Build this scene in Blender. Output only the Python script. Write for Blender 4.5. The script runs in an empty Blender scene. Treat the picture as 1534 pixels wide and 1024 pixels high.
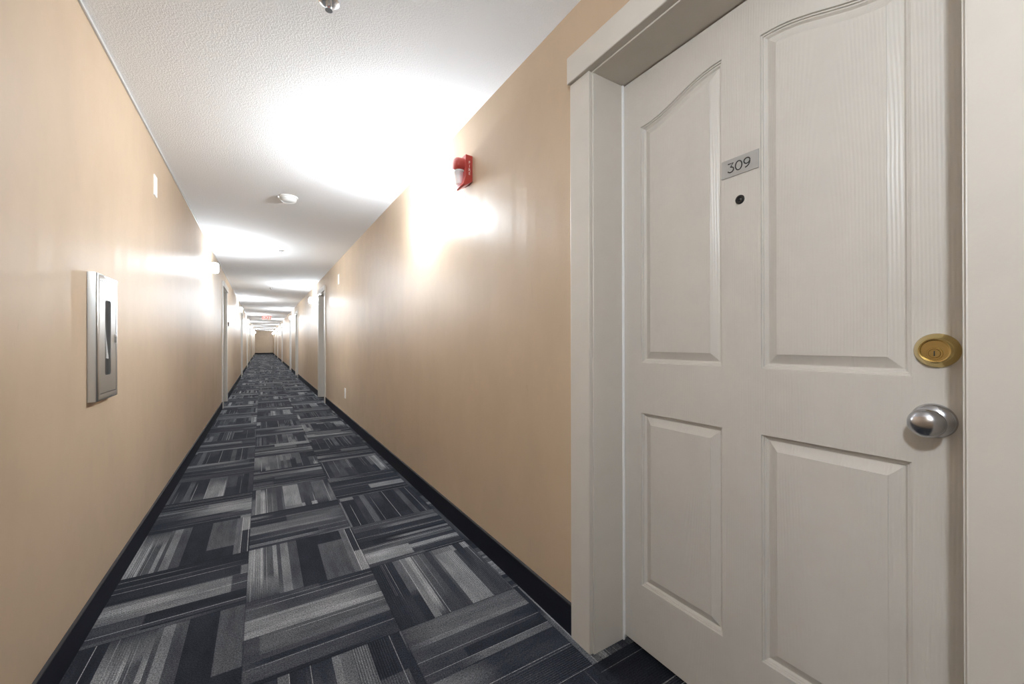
import bpy, bmesh, math, random
from mathutils import Vector, Matrix

PI = math.pi
scene = bpy.context.scene
COL = scene.collection
random.seed(4)

# ------------------------------------------------------------------ helpers
def mat(name):
    m = bpy.data.materials.new(name)
    m.use_nodes = True
    nt = m.node_tree
    nt.nodes.clear()
    out = nt.nodes.new('ShaderNodeOutputMaterial')
    return m, nt, out

class G:
    """tiny node-graph helper"""
    def __init__(s, nt): s.nt = nt
    def n(s, t, **k):
        nd = s.nt.nodes.new(t)
        for a, b in k.items(): setattr(nd, a, b)
        return nd
    def set(s, sock, v):
        if isinstance(v, bpy.types.NodeSocket): s.nt.links.new(v, sock)
        else: sock.default_value = v
    def m(s, op, a, b=0.0, c=0.0, clamp=False):
        nd = s.n('ShaderNodeMath', operation=op); nd.use_clamp = clamp
        s.set(nd.inputs[0], a); s.set(nd.inputs[1], b); s.set(nd.inputs[2], c)
        return nd.outputs[0]
    def mix(s, f, a, b):
        nd = s.n('ShaderNodeMix', data_type='FLOAT')
        s.set(nd.inputs[0], f); s.set(nd.inputs[2], a); s.set(nd.inputs[3], b)
        return nd.outputs[0]
    def mixc(s, f, a, b, mode='MIX'):
        nd = s.n('ShaderNodeMix', data_type='RGBA', blend_type=mode)
        s.set(nd.inputs[0], f); s.set(nd.inputs[6], a); s.set(nd.inputs[7], b)
        return nd.outputs[2]
    def ramp(s, f, stops, interp='LINEAR'):
        nd = s.n('ShaderNodeValToRGB'); cr = nd.color_ramp; cr.interpolation = interp
        while len(cr.elements) < len(stops): cr.elements.new(0.5)
        for e, (p, c) in zip(cr.elements, stops):
            e.position = p; e.color = (c, c, c, 1) if not hasattr(c, '__len__') else (*c, 1)
        s.set(nd.inputs[0], f)
        return nd.outputs[0]
    def noise(s, vec, scale, detail=2.0, rough=0.5, dist=0.0):
        nd = s.n('ShaderNodeTexNoise')
        if vec is not None: s.set(nd.inputs['Vector'], vec)
        nd.inputs['Scale'].default_value = scale; nd.inputs['Detail'].default_value = detail
        nd.inputs['Roughness'].default_value = rough; nd.inputs['Distortion'].default_value = dist
        return nd.outputs[0]
    def obj(s): return s.n('ShaderNodeTexCoord').outputs['Object']
    def mapping(s, vec, scale=(1, 1, 1), loc=(0, 0, 0)):
        nd = s.n('ShaderNodeMapping'); s.set(nd.inputs[0], vec)
        nd.inputs['Scale'].default_value = scale; nd.inputs['Location'].default_value = loc
        return nd.outputs[0]
    def bump(s, h, strength, dist, normal=None):
        nd = s.n('ShaderNodeBump'); nd.inputs['Strength'].default_value = strength
        nd.inputs['Distance'].default_value = dist; s.set(nd.inputs['Height'], h)
        if normal is not None: s.set(nd.inputs['Normal'], normal)
        return nd.outputs[0]
    def bsdf(s, out, color, rough=0.5, metal=0.0, spec=0.5, normal=None, **kw):
        p = s.n('ShaderNodeBsdfPrincipled')
        s.set(p.inputs['Base Color'], color if isinstance(color, bpy.types.NodeSocket) else (*color, 1))
        s.set(p.inputs['Roughness'], rough); s.set(p.inputs['Metallic'], metal)
        s.set(p.inputs['Specular IOR Level'], spec)
        if normal is not None: s.set(p.inputs['Normal'], normal)
        for k, v in kw.items(): s.set(p.inputs[k.replace('_', ' ')], v)
        s.nt.links.new(p.outputs[0], out.inputs[0])
        return p

def simple(name, color, rough=0.5, metal=0.0, spec=0.5, var=0.06, vscale=30, bump=0.0, bscale=200):
    m, nt, out = mat(name); g = G(nt)
    o = g.obj(); nz = g.noise(o, vscale, 3)
    c = g.mixc(nz, (*[x * (1 - var) for x in color], 1), (*[min(1, x * (1 + var)) for x in color], 1))
    nrm = g.bump(g.noise(o, bscale, 2), bump, 0.001) if bump else None
    g.bsdf(out, c, rough, metal, spec, nrm)
    return m

# ------------------------------------------------------------------ materials
def make_wall_mat(name, base):
    m, nt, out = mat(name); g = G(nt); o = g.obj()
    smudge = g.ramp(g.noise(g.mapping(o, (1.0, 1.0, 0.7)), 3.0, 5, 0.65), [(0.30, 0.90), (0.62, 1.0)])
    scuff = g.ramp(g.noise(g.mapping(o, (1, 9, 2.2), (3, 1, 7)), 2.1, 3, 0.6, 1.5), [(0.68, 1.0), (0.80, 0.90)])
    c = g.mixc(1.0, (*base, 1), smudge, 'MULTIPLY')
    c = g.mixc(1.0, c, scuff, 'MULTIPLY')
    wav = g.noise(g.mapping(o, (1, 5.0, 0.35)), 1.0, 2, 0.5)          # taping joints: soft upright waves
    nrm = g.bump(wav, 0.14, 0.02)
    nrm = g.bump(g.noise(o, 260, 2, 0.6), 0.10, 0.002, nrm)             # roller stipple
    g.bsdf(out, c, 0.46, 0, 0.42, nrm)
    return m
M = {}
M['wall'] = make_wall_mat('tan_wall_paint', (0.53, 0.404, 0.281))

def make_ceiling():
    m, nt, out = mat('textured_ceiling'); g = G(nt); o = g.obj()
    n1 = g.noise(o, 140, 4, 0.6); n2 = g.noise(o, 55, 2, 0.5)
    h = g.m('ADD', g.ramp(n1, [(0.42, 0.0), (0.62, 1.0)]), g.m('MULTIPLY', n2, 0.5))
    nrm = g.bump(h, 0.34, 0.0035)
    g.bsdf(out, (0.84, 0.84, 0.84), 0.9, 0, 0.2, nrm)
    return m
M['ceiling'] = make_ceiling()

def make_carpet():
    m, nt, out = mat('carpet_tiles'); g = G(nt); o = g.obj()
    sp = g.n('ShaderNodeSeparateXYZ'); g.set(sp.inputs[0], o)
    a = g.m('DIVIDE', g.m('ADD', sp.outputs[0], 0.0564), 0.5)
    b = g.m('DIVIDE', g.m('SUBTRACT', sp.outputs[1], 2.0103), 0.5)
    i = g.m('FLOOR', a); j = g.m('FLOOR', b)
    fx = g.m('SUBTRACT', a, i); fy = g.m('SUBTRACT', b, j)
    par = g.m('FLOORED_MODULO', g.m('ADD', i, j), 2.0)
    u = g.mix(par, fx, fy); v = g.mix(par, fy, fx)
    cmb = g.n('ShaderNodeCombineXYZ'); g.set(cmb.inputs[0], i); g.set(cmb.inputs[1], j); cmb.inputs[2].default_value = 3.7
    wn = g.n('ShaderNodeTexWhiteNoise', noise_dimensions='3D'); g.set(wn.inputs[0], cmb.outputs[0])
    rs = g.n('ShaderNodeSeparateColor'); g.set(rs.inputs[0], wn.outputs['Color'])
    flip = g.m('GREATER_THAN', rs.outputs[1], 0.5)
    v = g.mix(flip, v, g.m('SUBTRACT', 1.0, v))
    us = g.m('ADD', u, g.m('MULTIPLY', rs.outputs[0], 40.0))
    def vor(scale, off):
        nd = g.n('ShaderNodeTexVoronoi', voronoi_dimensions='1D', feature='F1')
        g.set(nd.inputs['W'], g.m('ADD', us, off)); nd.inputs['Scale'].default_value = scale
        nd.inputs['Randomness'].default_value = 1.0
        s = g.n('ShaderNodeSeparateColor'); g.set(s.inputs[0], nd.outputs['Color'])
        return s.outputs[0], s.outputs[1], s.outputs[2], nd.outputs['Distance']
    tones = [(0.0, 0.012), (0.45, 0.021), (0.62, 0.040), (0.80, 0.072), (0.92, 0.125), (1.0, 0.19)]
    # wide bands, each changing tone somewhere along its length
    r1, g1, b1, d1 = vor(5.0, 0.0)
    t1 = g.ramp(r1, tones); t2 = g.ramp(g1, tones)
    pos = g.m('MULTIPLY_ADD', b1, 0.9, 0.05)
    wdt = g.m('MULTIPLY_ADD', g.m('GREATER_THAN', g.m('FRACT', g.m('MULTIPLY', r1, 7.31)), 0.6), 0.40, 0.012)
    k = g.m('ADD', g.m('DIVIDE', g.m('SUBTRACT', v, pos), wdt), 0.5, clamp=True)
    tone = g.mix(k, t1, t2)
    # medium bands laid over part of the length
    r2, g2, b2, d2 = vor(15.0, 11.3)
    on = g.m('GREATER_THAN', r2, 0.70)
    st = g.m('MULTIPLY_ADD', b2, 1.2, -0.3)
    kk = g.m('MULTIPLY', on, g.m('ADD', g.m('DIVIDE', g.m('SUBTRACT', v, st), 0.2), 0.5, clamp=True))
    tone = g.mix(kk, tone, g.ramp(g2, [(0.0, 0.012), (0.35, 0.022), (0.6, 0.075), (0.85, 0.14), (1.0, 0.22)]))
    # soft uneven shading of the yarn along each band
    cv = g.n('ShaderNodeCombineXYZ'); g.set(cv.inputs[0], g.m('MULTIPLY', us, 9.0)); g.set(cv.inputs[1], g.m('MULTIPLY', v, 2.2))
    tone = g.m('MULTIPLY', tone, g.m('MULTIPLY_ADD', g.noise(cv.outputs[0], 1.0, 3, 0.6), 1.5, 0.25))
    # fine pin stripes in some bands
    r3, g3, b3, d3 = vor(9.0, 23.1)
    pin = g.m('SINE', g.m('MULTIPLY', us, 2 * PI * 62))
    amp = g.m('MULTIPLY', g.m('GREATER_THAN', r3, 0.70), g.m('MULTIPLY_ADD', v, 0.5, 0.15))
    tone = g.m('MULTIPLY', tone, g.m('MULTIPLY_ADD', g.m('MULTIPLY', pin, amp), 0.9, 1.05))
    # thin pale lines
    r4, g4, b4, d4 = vor(48.0, 37.7)
    ln = g.m('MULTIPLY', g.m('GREATER_THAN', r4, 0.87), g.m('LESS_THAN', d4, 0.12))
    fade = g.m('MULTIPLY', g.m('MULTIPLY_ADD', g4, 0.6, 0.2),
               g.m('ADD', g.m('DIVIDE', g.m('SUBTRACT', v, g.m('MULTIPLY_ADD', b4, 0.9, -0.3)), 0.25), 0.5, clamp=True))
    tone = g.mix(g.m('MULTIPLY', ln, fade), tone, 0.42)
    # seam
    e = g.m('MINIMUM', g.m('MINIMUM', fx, g.m('SUBTRACT', 1.0, fx)), g.m('MINIMUM', fy, g.m('SUBTRACT', 1.0, fy)))
    tone = g.m('MULTIPLY', tone, g.ramp(e, [(0.0, 0.55), (0.008, 1.0)]))
    # yarn speckle
    sp1 = g.ramp(g.noise(o, 210, 3, 0.75), [(0.28, 0.0), (0.72, 1.0)])
    tone = g.m('MULTIPLY', tone, g.m('MULTIPLY_ADD', sp1, 1.7, 0.02))
    tint = g.ramp(tone, [(0.0, (0.80, 0.98, 1.60)), (0.05, (1.06, 1.10, 1.20)), (0.2, (1.12, 1.12, 1.13))])
    c = g.mixc(1.0, tint, tone, 'MULTIPLY')
    nrm = g.bump(sp1, 0.6, 0.004)
    g.bsdf(out, c, 0.95, 0, 0.15, nrm)
    return m
M['carpet'] = make_carpet()
M['base'] = simple('navy_carpet_base', (0.007, 0.008, 0.015), 0.9, 0, 0.15, 0.4, 300, 0.5, 400)
M['base_edge'] = simple('base_edge', (0.03, 0.028, 0.03), 0.8, 0, 0.2)

def make_door_mat():
    m, nt, out = mat('painted_door'); g = G(nt); o = g.obj()
    sp = g.n('ShaderNodeSeparateXYZ'); g.set(sp.inputs[0], o)
    warp = g.noise(g.mapping(o, (1, 6.0, 1.6)), 2.0, 3)
    dy = g.m('SUBTRACT', g.m('ABSOLUTE', g.m('ADD', sp.outputs[1], 0.009)), 0.192)     # pressed cathedral grain centred on each panel
    dz = g.m('MULTIPLY', g.m('SUBTRACT', sp.outputs[2], 1.12), 0.07)
    rad = g.m('SQRT', g.m('ADD', g.m('MULTIPLY', dy, dy), g.m('MULTIPLY', dz, dz)))
    ph = g.m('ADD', g.m('MULTIPLY', rad, 2 * PI / 0.0062), g.m('MULTIPLY', warp, 9.0))
    wv = g.m('MULTIPLY_ADD', g.m('SINE', ph), 0.5, 0.5)
    st = g.noise(g.mapping(o, (1, 160, 6)), 1.0, 3, 0.6)
    h = g.m('ADD', g.m('MULTIPLY', wv, 0.6), g.m('MULTIPLY', st, 0.8))
    nrm = g.bump(h, 0.35, 0.0010)
    dirt = g.ramp(g.noise(g.mapping(o, (1, 1, 1)), 5, 5, 0.7), [(0.3, 0.94), (0.6, 1.0)])
    c = g.mixc(1.0, (0.60, 0.571, 0.525, 1), dirt, 'MULTIPLY')
    g.bsdf(out, c, 0.36, 0, 0.5, nrm)
    return m
M['door'] = make_door_mat()
M['trim'] = simple('painted_trim', (0.602, 0.565, 0.51), 0.38, 0, 0.5, 0.05, 14, 0.15, 120)
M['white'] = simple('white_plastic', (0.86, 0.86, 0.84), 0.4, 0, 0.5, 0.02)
M['bead'] = simple('grey_white_bead', (0.55, 0.55, 0.54), 0.5, 0, 0.4, 0.03)
M['gasket'] = simple('white_gasket', (0.92, 0.92, 0.92), 0.4, 0, 0.5, 0.02)
M['brass'] = simple('brass', (0.62, 0.48, 0.21), 0.22, 1.0, 0.5, 0.10, 40)
M['steel'] = simple('satin_nickel', (0.50, 0.50, 0.52), 0.22, 1.0, 0.5, 0.08, 25)
M['chrome'] = simple('chrome', (0.68, 0.68, 0.69), 0.25, 0.85)
M['black'] = simple('black_plastic', (0.012, 0.012, 0.014), 0.35)
M['ink'] = simple('black_engraving', (0.01, 0.01, 0.011), 0.6)
M['plate'] = simple('brushed_plate', (0.42, 0.42, 0.41), 0.42, 0.35, 0.5, 0.08, 60)
M['cab'] = simple('silver_cabinet_metal', (0.62, 0.63, 0.62), 0.30, 0.92, 0.5, 0.03, 10)
M['cab_in'] = simple('cabinet_interior', (0.20, 0.20, 0.205), 0.6, 0, 0.3, 0.15, 25)
M['gap'] = simple('dark_gap', (0.08, 0.08, 0.08), 0.8)
M['red'] = simple('red_plastic', (0.46, 0.055, 0.045), 0.35, 0, 0.5, 0.05)
M['dark_plate'] = simple('dark_brown_plate', (0.05, 0.04, 0.03), 0.4)
M['smoke_white'] = simple('detector_plastic', (0.74, 0.74, 0.72), 0.45, 0, 0.5, 0.02)

def make_glass(name, color, rough, alpha):
    m, nt, out = mat(name); g = G(nt)
    p = g.bsdf(out, color, rough, 0, 0.5)
    p.inputs['Alpha'].default_value = alpha
    return m
M['pane'] = make_glass('cabinet_pane', (0.25, 0.25, 0.25), 0.08, 0.16)
M['lens'] = make_glass('clear_strobe_lens', (0.92, 0.92, 0.95), 0.08, 0.55)

def emit(name, color, strength, rough=0.4, base=(0.9, 0.9, 0.9)):
    m, nt, out = mat(name); g = G(nt)
    p = g.bsdf(out, base, rough)
    p.inputs['Emission Color'].default_value = (*color, 1)
    p.inputs['Emission Strength'].default_value = strength
    return m
LAMP = 840.0
TINT = (0.845, 0.922, 1.0)
M['lamp'] = emit('lit_frosted_glass', TINT, LAMP)
M['lamp_far'] = emit('lit_frosted_glass_far', TINT, LAMP * 0.85)
M['lamp_near'] = emit('lit_frosted_glass_near', TINT, LAMP * 0.72)
M['exit_red'] = emit('lit_red_letters', (1.0, 0.10, 0.04), 0.35, base=(0.40, 0.05, 0.03))
M['exit_face'] = emit('exit_sign_face', (1.0, 0.80, 0.72), 0.1, base=(0.75, 0.66, 0.62))

# ------------------------------------------------------------------ object helpers
def link(name, bm, m, parent=None, smooth=False, bevel=0.0, seg=2, ang=40):
    me = bpy.data.meshes.new(name)
    bmesh.ops.recalc_face_normals(bm, faces=bm.faces[:])
    bm.to_mesh(me); bm.free()
    for mm in (m if isinstance(m, (list, tuple)) else [m]): me.materials.append(mm)
    o = bpy.data.objects.new(name, me); COL.objects.link(o)
    if parent: o.parent = parent
    if bevel:
        b = o.modifiers.new('bevel', 'BEVEL'); b.width = bevel; b.segments = seg
        b.limit_method = 'ANGLE'; b.angle_limit = math.radians(ang)
    if smooth or bevel:
        for p in me.polygons: p.use_smooth = True
        me.set_sharp_from_angle(angle=math.radians(ang))
    return o

def box(bm, x0, x1, y0, y1, z0, z1, mi=0):
    vs = [bm.verts.new((x, y, z)) for x in (x0, x1) for y in (y0, y1) for z in (z0, z1)]
    for f in ((0, 1, 3, 2), (4, 6, 7, 5), (0, 4, 5, 1), (2, 3, 7, 6), (0, 2, 6, 4), (1, 5, 7, 3)):
        fc = bm.faces.new([vs[q] for q in f]); fc.material_index = mi
    return bm
def B(*a): return box(bmesh.new(), *a)

def lathe(prof, axis='x', seg=40, origin=(0, 0, 0), bm=None):
    """prof: (along, radius) pairs; spins about the given axis"""
    bm = bm or bmesh.new()
    o = Vector(origin); rings = []
    for (t, r) in prof:
        ring = []
        if r < 1e-6:
            ring = [bm.verts.new(o + Vector({'x': (t, 0, 0), 'z': (0, 0, t), 'y': (0, t, 0)}[axis]))]
        else:
            for q in range(seg):
                c, s = math.cos(2 * PI * q / seg) * r, math.sin(2 * PI * q / seg) * r
                p = {'x': (t, c, s), 'z': (c, s, t), 'y': (c, t, s)}[axis]
                ring.append(bm.verts.new(o + Vector(p)))
        rings.append(ring)
    for A, Bq in zip(rings, rings[1:]):
        for q in range(seg):
            q2 = (q + 1) % seg
            if len(A) == 1 and len(Bq) == 1: continue
            if len(A) == 1: bm.faces.new((A[0], Bq[q], Bq[q2]))
            elif len(Bq) == 1: bm.faces.new((A[q], A[q2], Bq[0]))
            else: bm.faces.new((A[q], A[q2], Bq[q2], Bq[q]))
    for R in (rings[0], rings[-1]):
        if len(R) > 2: bm.faces.new(R)
    return bm

def prism(pts, x0, x1, to3):
    """closed polygon pts (2d) extruded between two depths; to3(depth, a, b)"""
    bm = bmesh.new()
    A = [bm.verts.new(to3(x0, *p)) for p in pts]; C = [bm.verts.new(to3(x1, *p)) for p in pts]
    bm.faces.new(A); bm.faces.new(C)
    n = len(pts)
    for q in range(n): bm.faces.new((A[q], A[(q + 1) % n], C[(q + 1) % n], C[q]))
    return bm

def strokes(name, lines, depth, m, parent):
    """lines: list of 3d point lists swept as round wires, one mesh"""
    cu = bpy.data.curves.new(name + '_tmp', 'CURVE'); cu.dimensions = '3D'
    cu.bevel_depth = depth; cu.bevel_resolution = 2; cu.use_fill_caps = True
    for L in lines:
        sp = cu.splines.new('POLY'); sp.points.add(len(L) - 1)
        for q, p in zip(sp.points, L): q.co = (*p, 1)
    t = bpy.data.objects.new('tmp', cu); COL.objects.link(t)
    me = bpy.data.meshes.new_from_object(t.evaluated_get(bpy.context.evaluated_depsgraph_get()))
    bpy.data.objects.remove(t); bpy.data.curves.remove(cu)
    me.materials.clear(); me.materials.append(m)
    o = bpy.data.objects.new(name, me); COL.objects.link(o); o.parent = parent
    return o

def text(name, body, size, m, parent, matrix, ext=0.0004):
    cu = bpy.data.curves.new(name + '_tmp', 'FONT'); cu.body = body; cu.size = size; cu.extrude = ext
    cu.align_x = 'CENTER'; cu.align_y = 'CENTER'
    t = bpy.data.objects.new('tmp', cu); COL.objects.link(t)
    me = bpy.data.meshes.new_from_object(t.evaluated_get(bpy.context.evaluated_depsgraph_get()))
    bpy.data.objects.remove(t); bpy.data.curves.remove(cu)
    me.transform(matrix)
    me.materials.clear(); me.materials.append(m)
    o = bpy.data.objects.new(name, me); COL.objects.link(o); o.parent = parent
    return o

def tag(o, label, cat, group=None, kind=None):
    o['label'] = label; o['category'] = cat
    if group: o['group'] = group
    if kind: o['kind'] = kind
    return o
def empty(name, loc, rz=0.0):
    o = bpy.data.objects.new(name, None); COL.objects.link(o)
    o.location = loc; o.rotation_euler = (0, 0, rz); o.empty_display_size = 0.1
    return o
def copy_tree(o, parent=None, name=None):
    c = o.copy()
    if name: c.name = name
    COL.objects.link(c)
    if parent: c.parent = parent
    for ch in list(o.children): copy_tree(ch, c)
    return c

# ------------------------------------------------------------------ measures (metres)
XL, XR = -0.5564, 0.9785          # corridor walls
CEIL = 2.313
Y0, Y1 = -3.2, 47.5               # near and far ends
REC = 0.147                       # depth of a door recess
HW = 0.433                        # half the clear opening
OPEN = HW + 0.02                  # half the hole in the wall
HEAD = 2.037
CAM_H = 1.0798
right_doors = [0.607, 8.45, 14.84, 18.19, 25.84, 32.84, 40.0]
left_doors = [8.73, 15.93, 21.75, 27.0, 35.7, 42.4]

# ------------------------------------------------------------------ shell
def wall_with_openings(name, x, out, centres):
    """front at x, body behind it (out = +1 right, -1 left), door holes down to the floor"""
    ys = [Y0]
    for c in sorted(centres): ys += [c - OPEN, c + OPEN]
    ys.append(Y1)
    bm = bmesh.new()
    fr = []
    for q in range(len(ys) - 1):
        hole = q % 2 == 1
        for (z0, z1) in ((0, HEAD), (HEAD, CEIL)):
            if hole and z0 == 0: continue
            n = max(1, int((ys[q + 1] - ys[q]) / 100))
            fr.append(bm.faces.new([bm.verts.new(p) for p in ((x, ys[q], z0), (x, ys[q + 1], z0), (x, ys[q + 1], z1), (x, ys[q], z1))]))
    bmesh.ops.remove_doubles(bm, verts=bm.verts[:], dist=1e-5)
    ex = bmesh.ops.extrude_face_region(bm, geom=bm.faces[:])
    vs = [e for e in ex['geom'] if isinstance(e, bmesh.types.BMVert)]
    bmesh.ops.translate(bm, verts=vs, vec=(out * 0.34, 0, 0))
    return link(name, bm, M['wall'])
tag(wall_with_openings('wall_right', XR, 1, right_doors), 'tan painted right-hand corridor wall with the red fire alarm', 'wall', kind='structure')
tag(wall_with_openings('wall_left', XL, -1, left_doors), 'tan painted left-hand corridor wall with the extinguisher cabinet', 'wall', kind='structure')
tag(link('floor', B(XL - 0.34, XR + 0.34, Y0, Y1, -0.05, 0.0), M['carpet']), 'dark blue and grey striped carpet tile floor', 'floor', kind='structure')
tag(link('ceiling', B(XL - 0.34, XR + 0.34, Y0, Y1, CEIL, CEIL + 0.05), M['ceiling']), 'white textured corridor ceiling', 'ceiling', kind='structure')
tag(link('wall_back', B(XL - 0.34, XR + 0.34, Y1, Y1 + 0.1, -0.05, CEIL + 0.05), M['wall']), 'tan end wall at the far end of the corridor', 'wall', kind='structure')
tag(link('wall_front', B(XL - 0.34, XR + 0.34, Y0 - 0.1, Y0, -0.05, CEIL + 0.05), M['wall']), 'tan wall closing the corridor behind the viewer', 'wall', kind='structure')

# ceiling bead along the left wall
tag(link('trim_1', B(XL, XL + 0.009, Y0, Y1, CEIL - 0.013, CEIL), M['bead'], bevel=0.002), 'thin grey bead where the left wall meets the ceiling', 'trim', kind='structure')

# carpeted base along both walls, one run between each pair of doors
def base_runs(side, x, out, centres):
    ys = [Y0]
    for c in sorted(centres): ys += [c - HW - 0.107, c + HW + 0.107]
    ys.append(Y1)
    for q in range(0, len(ys) - 1, 2):
        a, b = ys[q], ys[q + 1]
        xs = sorted((x, x - out * 0.009))
        bm = B(xs[0], xs[1], a, b, 0, 0.108)
        xe = sorted((x, x - out * 0.0105))
        o = link('baseboard_' + side, bm, M['base'])
        o2 = link('edging', B(xe[0], xe[1], a, b, 0.108, 0.113), M['base_edge'], o)
        where = 'nearest run' if q == (2 if side == 'right' else 0) else 'run between doors about %d metres down the corridor' % round((a + b) / 2)
        if side == 'right' and q == 0: where = 'run behind the viewer'
        tag(o, 'dark navy carpet base along the %s wall, %s' % (side, where), 'baseboard', kind='structure')
base_runs('right', XR, 1, right_doors)
base_runs('left', XL, -1, left_doors)
tag(link('baseboard_back', B(XL, XR, Y1 - 0.01, Y1, 0, 0.11), M['base']), 'dark navy carpet base across the far end wall', 'baseboard', kind='structure')

# ------------------------------------------------------------------ door frame (local: +x out into the corridor, wall face at x = 0)
def make_frame(name):
    r = empty(name, (0, 0, 0))
    for s in (-1, 1):
        ya, yb = sorted((s * HW, s * (HW + 0.0195)))
        link('jamb', B(-REC - 0.05, 0.0015, ya, yb, 0, 2.0165), M['trim'], r, bevel=0.002)
        ya, yb = sorted((s * (HW + 0.006), s * (HW + 0.106)))
        link('casing', B(0.0, 0.016, ya, yb, 0, 2.0215), M['trim'], r, bevel=0.003)
        ya, yb = sorted((s * HW, s * (HW - 0.005)))
        g_ = link('weatherstrip', B(-REC, -REC + 0.009, ya, yb, 0.0, 2.0155), M['gasket'], r, bevel=0.001)
        g_['label'] = 'white weatherstrip down the jamb'
    link('head_jamb', B(-REC - 0.05, 0.0015, -HW - 0.0195, HW + 0.0195, 2.0165, HEAD), M['trim'], r, bevel=0.002)
    link('header_casing', B(0.0, 0.030, -HW - 0.108, HW + 0.108, 2.0215, 2.117), M['trim'], r, bevel=0.003)
    return r

# ------------------------------------------------------------------ door leaf with four moulded panels (local face at x = 0)
SW = HW - 0.003
DZ0, DZ1 = 0.018, 2.0125
def arch_z(t, lo, hi):
    """S-curve from the outer stile (t = 0, low) to the middle stile (t = 1, high)"""
    k = 0.5 * t * t * (3 - 2 * t) + 0.5 * (6 * t ** 5 - 15 * t ** 4 + 10 * t ** 3)
    return lo + (hi - lo) * k
def panel_outline(ya, yb, z0, z1, arch=None, d=0.0, n=24):
    """counter-clockwise in (y, z), inset by d; arch: 'a' low at ya, 'b' low at yb"""
    pts = [(ya + d, z0 + d), (yb - d, z0 + d)]
    if not arch: return pts + [(yb - d, z1 - d), (ya + d, z1 - d)]
    for q in range(n + 1):
        y = (yb - d) + ((ya + d) - (yb - d)) * q / n
        t = (y - ya) / (yb - ya) if arch == 'a' else (yb - y) / (yb - ya)
        pts.append((y, arch_z(t, z1 - 0.063, z1) - d * 1.04))
    return pts
PROFILE = [(0.0, 0.0), (0.0012, -0.0045), (0.0042, -0.0048), (0.0052, -0.0085), (0.0082, -0.0090), (0.0125, -0.0140), (0.0145, -0.0140), (0.0375, -0.0030), (0.0378, -0.0018), (0.039, -0.0018)]
def make_door():
    bm = bmesh.new()
    c = -0.009                                    # the middle stile sits a touch off centre
    P = [(c - 0.345, c - 0.053, 1.010, 1.894, 'a'), (c + 0.053, c + 0.345, 1.010, 1.894, 'b'),
         (c - 0.345, c - 0.053, 0.235, 0.835), (c + 0.053, c + 0.345, 0.235, 0.835)]
    edges = []
    rect = [bm.verts.new((0, y, z)) for (y, z) in ((-SW, DZ0), (SW, DZ0), (SW, DZ1), (-SW, DZ1))]
    for q in range(4): edges.append(bm.edges.new((rect[q], rect[(q + 1) % 4])))
    for pts in P:
        prev = None
        for (d, x) in PROFILE:
            ring = [bm.verts.new((x, *p)) for p in panel_outline(*pts, d=d)]
            n = len(ring)
            if prev is None:
                for q in range(n): edges.append(bm.edges.new((ring[q], ring[(q + 1) % n])))
            else:
                for q in range(n): bm.faces.new((prev[q], prev[(q + 1) % n], ring[(q + 1) % n], ring[q]))
            prev = ring
        n = len(prev)
        bmesh.ops.triangle_fill(bm, use_beauty=True, edges=[bm.edges.get((prev[q], prev[(q + 1) % n])) for q in range(n)])
    bmesh.ops.triangle_fill(bm, use_beauty=True, edges=edges)
    back = [bm.verts.new((-0.044, v.co.y, v.co.z)) for v in rect]
    bm.faces.new(back)
    for q in range(4): bm.faces.new((rect[q], rect[(q + 1) % 4], back[(q + 1) % 4], back[q]))
    d = link('door_1', bm, M['door'])
    for p in d.data.polygons: p.use_smooth = False
    # knob (satin nickel) with rose
    ky, kz = 0.607 - 0.239, 0.925
    rose = link('knob_rose', lathe([(0, 0.0335), (0.003, 0.0335), (0.008, 0.031), (0.013, 0.022), (0.016, 0.0135), (0.017, 0)], 'x', 48, (0, ky, kz)), M['steel'], d, smooth=True, ang=60)
    rose['label'] = 'satin metal rose behind the doorknob'
    kp = [(0.012, 0.0), (0.0121, 0.0125), (0.024, 0.0120), (0.029, 0.0150)]
    for q in range(1, 17):
        th = PI * (0.80 - 0.80 * q / 16)
        kp.append((0.0475 + 0.0195 * math.cos(th), 0.0275 * math.sin(th)))
    kp[-1] = (kp[-1][0], 0.0)
    kb = link('doorknob', lathe(kp, 'x', 48, (0, ky, kz)), M['steel'], d, smooth=True, ang=60)
    kb['label'] = 'satin metal round doorknob'
    # brass deadbolt
    by, bz = 0.607 - 0.234, 1.063
    db = link('deadbolt', lathe([(0, 0.0335), (0.002, 0.0335), (0.006, 0.0315), (0.014, 0.0265), (0.0185, 0.0245), (0.020, 0.0225), (0.0195, 0.0205), (0.0165, 0.0195), (0.0165, 0.0)], 'x', 48, (0, by, bz)), M['brass'], d, smooth=True, ang=35)
    db['label'] = 'round brass deadbolt lock'
    kc = link('key_cylinder', lathe([(0.0166, 0.0118), (0.0180, 0.0112), (0.0180, 0.0088), (0.0172, 0.0084), (0.0190, 0.0080), (0.0192, 0.0)], 'x', 32, (0, by, bz - 0.0055)), M['brass'], db, smooth=True, ang=35)
    link('keyhole', B(0.0190, 0.0196, by - 0.0009, by + 0.0009, bz - 0.0105, bz - 0.0005), M['ink'], db)
    return d

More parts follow.
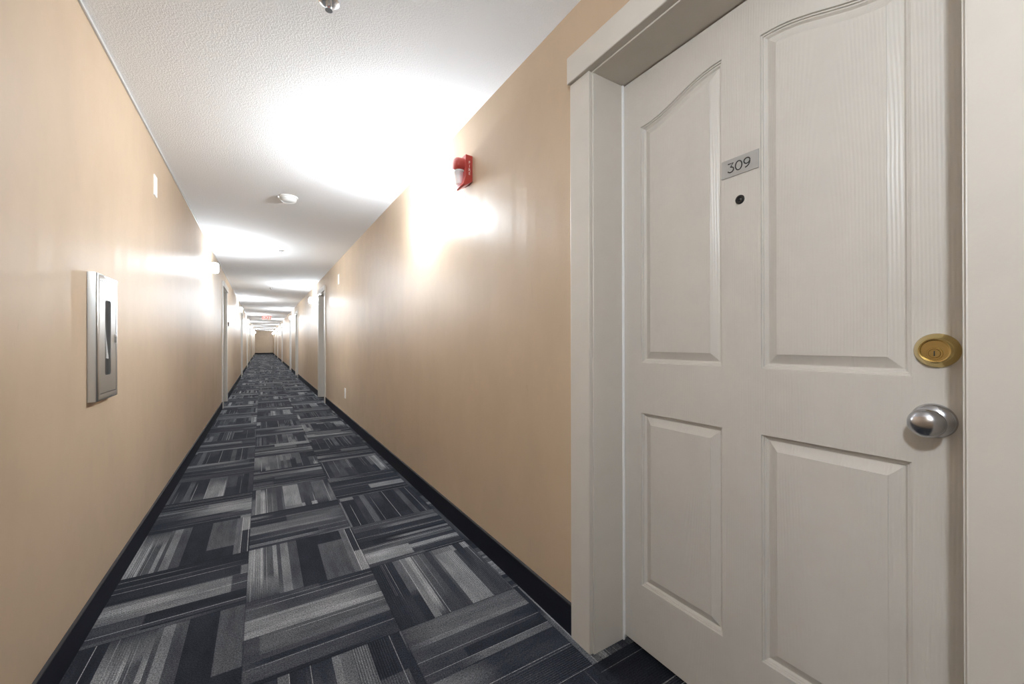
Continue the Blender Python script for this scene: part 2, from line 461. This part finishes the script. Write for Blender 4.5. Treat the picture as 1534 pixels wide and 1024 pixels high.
def number_and_peephole(d):
    yc = 0.607
    y0, y1, z0, z1 = yc - 0.668, yc - 0.566, 1.545, 1.595
    p = link('number_plate', B(0.0, 0.0028, y0, y1, z0, z1), M['plate'], d, bevel=0.0003)
    p['label'] = 'brushed metal plate reading 309'
    W, H = 0.0185, 0.0245
    zb = 1.5578
    def arc(cx, cy, rx, ry, a0, a1, n=20):
        return [(cx + rx * math.cos(math.radians(a0 + (a1 - a0) * q / n)), cy + ry * math.sin(math.radians(a0 + (a1 - a0) * q / n))) for q in range(n + 1)]
    three = [(0.10, 1.0), (0.88, 1.0), (0.46, 0.60)] + arc(0.46, 0.30, 0.46, 0.30, 88, -150)
    zero = arc(0.5, 0.5, 0.48, 0.5, 0, 360, 32)
    nine = arc(0.52, 0.69, 0.43, 0.31, 0, 360, 30) + [(0.95, 0.69)] + [(0.95, 0.60), (0.90, 0.38), (0.74, 0.16), (0.48, 0.03), (0.26, 0.0)]
    lines = []
    for s, off in ((three, 0.0180), (zero, 0.0400), (nine, 0.0620)):
        lines.append([(0.0028, y0 + off + a * W, zb + b * H) for a, b in s])
    strokes('digits', lines, 0.0015, M['ink'], p)
    ph = link('peephole', lathe([(0, 0.0125), (0.002, 0.0125), (0.004, 0.0105), (0.004, 0.007), (0.001, 0.005), (0.001, 0)], 'x', 32, (0, yc - 0.6165, 1.4745)), M['black'], d, smooth=True, ang=35)
    ph['label'] = 'black round peephole'
    link('peephole_lens', lathe([(0.0012, 0.0048), (0.0028, 0.003), (0.0032, 0)], 'x', 24, (0, yc - 0.6165, 1.4745)), M['black'], ph, smooth=True)

door = make_door()
frame = make_frame('trim_2')
spare = copy_tree(door, name='door_2')          # other doors carry knob and deadbolt only
number_and_peephole(door)
def place(dr, fr, x, y, right):
    rz = PI if right else 0.0
    s = -1 if right else 1
    fr.location = (x, y, 0); fr.rotation_euler = (0, 0, rz)
    dr.location = (x - s * REC, y, 0); dr.rotation_euler = (0, 0, rz)
place(door, frame, XR, right_doors[0], True)
tag(door, 'white four-panel apartment door marked 309 with brass deadbolt', 'door', kind='structure')
tag(frame, 'cream painted door frame around the door marked 309', 'door frame', kind='structure')
ordn = ['first', 'second', 'third', 'fourth', 'fifth', 'sixth', 'seventh']
k = 2
for side, lst in (('right', right_doors[1:]), ('left', left_doors)):
    for q, y in enumerate(lst):
        dr = spare if k == 2 else copy_tree(spare, name='door_%d' % k)
        fr = copy_tree(frame, name='trim_%d' % (k + 1))
        place(dr, fr, XR if side == 'right' else XL, y, side == 'right')
        nm = ordn[q] + (' doorway past the door marked 309 on the right wall' if side == 'right' else ' doorway along the left wall')
        tag(dr, 'white panel door recessed in the ' + nm, 'door', kind='structure')
        tag(fr, 'cream door frame of the ' + nm, 'door frame', kind='structure')
        k += 1

# ------------------------------------------------------------------ wall lamps (local: +x out of the wall)
def make_sconce():
    r = empty('wall_lamp', (0, 0, 0))
    link('back_plate', lathe([(0, 0.055), (0.006, 0.055), (0.011, 0.046), (0.013, 0.0)], 'x', 40), M['white'], r, smooth=True, ang=40)
    link('neck', lathe([(0.010, 0.020), (0.022, 0.020)], 'x', 24), M['white'], r, smooth=True)
    pr = [(-0.062, 0.0), (-0.062, 0.018), (-0.052, 0.036), (-0.030, 0.044), (0.030, 0.044)]
    for q in range(1, 9):
        t = q / 8 * PI / 2
        pr.append((0.030 + 0.036 * math.sin(t), 0.044 * math.cos(t)))
    pr[-1] = (pr[-1][0], 0.0)
    s = link('glass_shade', lathe(pr, 'z', 28, (0.064, 0, 0)), M['lamp'], r, smooth=True)
    s['label'] = 'glowing frosted glass shade'
    return r
lamps = [(-0.3, 'L'), (2.68, 'R'), (6.15, 'L'), (9.75, 'R'), (13.4, 'L'), (16.9, 'R'), (20.5, 'L'), (24.0, 'R'), (27.6, 'L'), (31.1, 'R'), (34.6, 'L'), (38.2, 'R'), (41.5, 'L'), (45.0, 'R')]
sc0 = make_sconce()
lamp_labels = ['glowing wall lamp on the left wall just behind the viewer', 'glowing wall lamp on the right wall beside the red fire alarm',
               'glowing wall lamp on the left wall just before the first left doorway', 'glowing wall lamp on the right wall just past the first far doorway']
for q, (y, s) in enumerate(lamps):
    o = sc0 if q == 0 else copy_tree(sc0)
    o.location = (XL if s == 'L' else XR, y, 2.005); o.rotation_euler = (0, 0, 0 if s == 'L' else PI)
    lab = lamp_labels[q] if q < 4 else 'small glowing wall lamp far down the %s wall, %s on that side' % ('left' if s == 'L' else 'right', ordn[q // 2])
    tag(o, lab, 'wall lamp', 'wall lamps along the corridor')

for o in list(COL.objects):                         # glow tuned by position to balance brightness: the first and the far ones are weaker
    if o.name.startswith('glass_shade') and abs(o.parent.location.y - 2.68) > 0.1:
        o.material_slots[0].link = 'OBJECT'
        o.material_slots[0].material = M['lamp_near'] if o.parent.location.y < 0 else M['lamp_far']

# ------------------------------------------------------------------ fire extinguisher cabinet
def cabinet():
    zc = 1.104
    r = empty('extinguisher_cabinet', (XL, 2.2505, zc))
    w, h, t = 0.1225, 0.2465, 0.030
    # shell: a rounded picture-frame rim with a pocket
    bm = bmesh.new()
    prof = [(0.0, 0.0), (t - 0.007, 0.0), (t - 0.002, 0.002), (t, 0.007), (t, 0.0215), (0.004, 0.0215)]
    prev = None
    for (x, ins) in prof:
        ring = [bm.verts.new((x, a * (w - ins), b * (h - ins * 1.25))) for a, b in ((-1, -1), (1, -1), (1, 1), (-1, 1))]
        if prev:
            for q in range(4): bm.faces.new((prev[q], prev[(q + 1) % 4], ring[(q + 1) % 4], ring[q]))
        prev = ring
    bm.faces.new(prev)
    link('cabinet_body', bm, M['cab'], r, smooth=True, ang=50)
    # door leaf with a rounded slot window
    dw, dh, x0, x1 = w - 0.023, h - 0.0285, 0.0262, t - 0.0005
    outer = [(-dw, -dh), (dw, -dh), (dw, dh), (-dw, dh)]
    sy, sz0, sz1, rad = -0.004, -0.150, 0.148, 0.012
    inner = []
    for cy, cz, a0 in ((sy + 0.037 - rad, sz1 - rad, 0), (sy - 0.037 + rad, sz1 - rad, 90), (sy - 0.037 + rad, sz0 + rad, 180), (sy + 0.037 - rad, sz0 + rad, 270)):
        for q in range(7):
            a = math.radians(a0 + 90 * q / 6); inner.append((cy + rad * math.cos(a), cz + rad * math.sin(a)))
    bm = bmesh.new(); loops = []
    for x in (x0, x1):
        edges = []; vv = []
        for L in (outer, inner):
            ring = [bm.verts.new((x, *p)) for p in L]; vv.append(ring)
            for q in range(len(ring)): edges.append(bm.edges.new((ring[q], ring[(q + 1) % len(ring)])))
        bmesh.ops.triangle_fill(bm, use_beauty=True, edges=edges)
        loops.append(vv)
    for L in (0, 1):
        A, C = loops[0][L], loops[1][L]
        for q in range(len(A)): bm.faces.new((A[q], A[(q + 1) % len(A)], C[(q + 1) % len(A)], C[q]))
    dr = link('cabinet_door', bm, M['cab'], r)
    wp = link('window_pane', prism(inner, x0 + 0.0002, x0 + 0.0014, lambda x, a, b: (x, a, b)), M['pane'], dr)
    wp['label'] = 'grey glass slot window'
    lt = link('latch', B(x1, x1 + 0.003, dw - 0.019, dw - 0.003, -0.022, 0.014), M['chrome'], dr, bevel=0.001)
    link('latch_recess', B(x1 + 0.003, x1 + 0.0035, dw - 0.0145, dw - 0.008, -0.017, 0.006), M['ink'], lt)
    bk = link('back_panel', B(0.0045, 0.006, -dw, dw, -dh, dh), M['cab_in'], r)
    st = link('white_strip', prism([(-0.023, 0.075), (-0.004, -0.083), (0.024, -0.087), (0.024, -0.078), (-0.006, 0.0)], 0.0222, 0.0245, lambda x, a, b: (x, a, b)), M['white'], r)  # tapered white strip set just behind the pane
    st['label'] = 'slanting white strip behind the slot window'
    return tag(r, 'silver fire extinguisher cabinet with slot window on the left wall', 'fire cabinet')
cabinet()

# ------------------------------------------------------------------ small plates
def cover_plate(name, x, y, z, right, w, h, label, cat, m, outlet=False, group=None, thick=0.006):
    r = empty(name, (x, y, z), PI if right else 0)
    link('plate', B(-0.002, thick, -w / 2, w / 2, -h / 2, h / 2), m, r, bevel=0.002)
    if outlet:
        for s in (-1, 1):
            f = link('socket', lathe([(0.006, 0.0165), (0.0075, 0.016), (0.0075, 0)], 'x', 24, (0, 0, s * 0.0195)), M['white'], r, smooth=True, ang=40)
            for t in (-1, 1): link('slot', B(0.0076, 0.008, t * 0.006 - 0.001, t * 0.006 + 0.001, s * 0.0195 - 0.004, s * 0.0195 + 0.005), M['ink'], f)
        link('screw', lathe([(0.006, 0.003), (0.0072, 0.0025), (0.0072, 0)], 'x', 12), M['steel'], r)
    elif m is M['white']:
        for s in (-1, 1): link('screw', lathe([(0.006, 0.003), (0.0072, 0.0025), (0.0072, 0)], 'x', 12, (0, 0, s * 0.042)), M['white'], r)
    return tag(r, label, cat, group)
cover_plate('cover_plate', XL, 3.26, 2.045, False, 0.075, 0.125, 'white blank cover plate high on the left wall', 'cover plate', M['white'])
cover_plate('cover_plate', XR, 6.48, 2.03, True, 0.10, 0.15, 'white blank cover plate high on the right wall before the doorway', 'cover plate', M['white'])
cover_plate('wall_outlet', XR, 5.93, 0.39, True, 0.078, 0.14, 'white wall outlet low on the right wall', 'outlet', M['white'], outlet=True)
cover_plate('wall_plaque', XL, 9.47, 1.445, False, 0.10, 0.075, 'small dark plaque on the left wall just past the first doorway', 'plaque', M['dark_plate'], thick=0.028)

# ------------------------------------------------------------------ red fire alarm (right wall; local +x into the corridor, +y back towards the viewer)
def fire_alarm():
    r = empty('fire_alarm', (XR, 2.035, 2.02), PI)
    w = 0.050
    side = [(-0.002, -0.062), (-0.002, 0.078), (0.040, 0.080), (0.040, -0.040), (0.054, -0.083), (0.045, -0.090)]
    bm = bmesh.new()
    A = [bm.verts.new((x, w, z)) for x, z in side]; C = [bm.verts.new((x, -w, z)) for x, z in side]
    bm.faces.new(A); bm.faces.new(C)
    n = len(side)
    for q in range(n): bm.faces.new((A[q], A[(q + 1) % n], C[(q + 1) % n], C[q]))
    body = link('alarm_housing', bm, M['red'], r, bevel=0.002)
    # domed horn on the upper half
    pr = [(0.040, 0.040), (0.066, 0.039), (0.078, 0.036), (0.086, 0.028), (0.089, 0.0)]
    hn = link('horn', lathe(pr, 'x', 36, (0, 0, 0.034)), M['red'], r, smooth=True, ang=50)
    # clear strobe lens below it
    bm = lathe([(-0.070, 0.0), (-0.070, 0.018), (-0.012, 0.026), (-0.006, 0.026), (-0.006, 0.0)], 'z', 28, (0.058, 0, 0))
    ln = link('strobe_lens', bm, M['lens'], r, smooth=True, ang=40); ln['label'] = 'clear strobe lens'
    link('strobe_tube', lathe([(-0.060, 0.004), (-0.014, 0.004)], 'z', 12, (0.060, 0, 0)), M['white'], r)
    bz = link('lens_bezel', lathe([(-0.006, 0.030), (0.002, 0.030)], 'z', 28, (0.054, 0, 0)), M['smoke_white'], r, smooth=True, ang=40)
    # upright FIRE lettering on the side that faces the viewer, stacked letters
    for q, ch in enumerate('FIRE'):
        Mx = Matrix.Translation((0.018, w + 0.0006, 0.038 - q * 0.020)) @ Matrix.Rotation(PI, 4, 'Z') @ Matrix.Rotation(PI / 2, 4, 'X')
        t = text('letter', ch, 0.022, M['white'], r, Mx)
    return tag(r, 'red fire alarm horn and strobe high on the right wall', 'fire alarm')
fire_alarm()

# ------------------------------------------------------------------ ceiling things
def smoke_detector():
    r = empty('smoke_detector', (0.193, 3.89, CEIL))
    link('base_ring', lathe([(0, 0.0), (0, 0.072), (-0.010, 0.072), (-0.013, 0.068), (-0.013, 0)], 'z', 48), M['smoke_white'], r, smooth=True, ang=40)
    link('sensor_dome', lathe([(-0.013, 0.0), (-0.013, 0.064), (-0.030, 0.060), (-0.042, 0.050), (-0.048, 0.030), (-0.050, 0)], 'z', 48), M['smoke_white'], r, smooth=True, ang=40)
    for q in range(14):
        a = 2 * PI * q / 14
        bm = B(0.0575, 0.0605, -0.0085, 0.0085, -0.0270, -0.0215)
        bmesh.ops.rotate(bm, verts=bm.verts[:], matrix=Matrix.Rotation(a, 3, 'Z'))
        link('vent_slot', bm, M['ink'], r)
    tg = link('test_tab', B(-0.078, -0.066, -0.012, 0.012, -0.022, -0.004), M['white'], r, bevel=0.002)
    return tag(r, 'white round smoke detector on the ceiling', 'smoke detector')
smoke_detector()

def make_sprinkler():
    r = empty('sprinkler_head', (0, 0, 0))
    link('escutcheon', lathe([(0, 0.0), (0, 0.036), (-0.004, 0.035), (-0.009, 0.027), (-0.010, 0.016), (-0.010, 0)], 'z', 40), M['chrome'], r, smooth=True, ang=40)
    link('nozzle', lathe([(-0.010, 0.0), (-0.010, 0.010), (-0.020, 0.010), (-0.022, 0.007), (-0.022, 0)], 'z', 24), M['chrome'], r, smooth=True, ang=40)
    link('glass_bulb', lathe([(-0.022, 0.0), (-0.023, 0.0022), (-0.030, 0.0022), (-0.031, 0)], 'z', 12), M['red'], r, smooth=True)
    for s in (-1, 1):
        bm = B(-0.0018, 0.0018, s * 0.0085 - 0.002, s * 0.0085 + 0.002, -0.033, -0.018)
        link('frame_arm', bm, M['chrome'], r)
    bm = lathe([(-0.0305, 0.0), (-0.0305, 0.004), (-0.0325, 0.0045), (-0.0335, 0.013), (-0.0345, 0.013), (-0.0345, 0)], 'z', 24)
    link('deflector', bm, M['chrome'], r, smooth=True, ang=40)
    return r
sp0 = make_sprinkler()
for q, (x, y, lab) in enumerate([(0.207, 1.584, 'chrome fire sprinkler head on the ceiling nearest the viewer'),
                                 (0.225, 6.20, 'chrome fire sprinkler head on the ceiling beyond the smoke detector'),
                                 (0.18, 10.5, 'tiny chrome fire sprinkler head far along the ceiling')]):
    o = sp0 if q == 0 else copy_tree(sp0)
    o.location = (x, y, CEIL); o.rotation_euler = (0, 0, 0.5)
    tag(o, lab, 'sprinkler', 'ceiling sprinkler heads')

def exit_sign():
    r = empty('exit_sign', (0.20, 20.5, CEIL))
    link('canopy', B(-0.07, 0.07, -0.03, 0.03, -0.018, 0), M['white'], r, bevel=0.003)
    bd = link('sign_housing', B(-0.165, 0.165, -0.022, 0.022, -0.245, -0.018), M['white'], r, bevel=0.004)
    link('sign_face', B(-0.155, 0.155, -0.0235, -0.022, -0.235, -0.028), M['exit_face'], r)
    t = text('exit_lettering', 'EXIT', 0.19, M['exit_red'], r, Matrix.Translation((0, -0.0245, -0.132)) @ Matrix.Rotation(PI / 2, 4, 'X'), 0.001)
    t['label'] = 'glowing red letters EXIT'
    return tag(r, 'lit red and white EXIT sign hanging from the ceiling far down the corridor', 'exit sign')
exit_sign()

# ------------------------------------------------------------------ world, camera, view
w = bpy.data.worlds.new('corridor_world'); scene.world = w
w.use_nodes = True
w.node_tree.nodes['Background'].inputs[0].default_value = (0.5, 0.5, 0.5, 1)
w.node_tree.nodes['Background'].inputs[1].default_value = 0.0

cam = bpy.data.cameras.new('camera'); co = bpy.data.objects.new('camera', cam); COL.objects.link(co)
cam.sensor_fit = 'HORIZONTAL'; cam.sensor_width = 36.0; cam.lens = 36.0 * 605.2 / 1534.0
cam.clip_start = 0.02; cam.clip_end = 200
yaw, pitch, roll = 0.5549, 0.0018, -0.0018
fw = Vector((math.sin(yaw) * math.cos(pitch), math.cos(yaw) * math.cos(pitch), math.sin(pitch)))
r0 = Vector((math.cos(yaw), -math.sin(yaw), 0)); u0 = r0.cross(fw)
rr = r0 * math.cos(roll) + u0 * math.sin(roll); uu = -r0 * math.sin(roll) + u0 * math.cos(roll)
co.matrix_world = Matrix(((rr.x, uu.x, -fw.x, 0), (rr.y, uu.y, -fw.y, 0), (rr.z, uu.z, -fw.z, CAM_H), (0, 0, 0, 1)))
scene.camera = co

vs = scene.view_settings
scene.display_settings.display_device = 'sRGB'
vs.view_transform = 'Standard'; vs.look = 'None'; vs.gamma = 1.0; vs.use_curve_mapping = False
vs.exposure = 0.0
scene.cycles.use_denoising = True
scene.cycles.max_bounces = 14; scene.cycles.diffuse_bounces = 5; scene.cycles.glossy_bounces = 5
scene.cycles.sample_clamp_indirect = 8.0
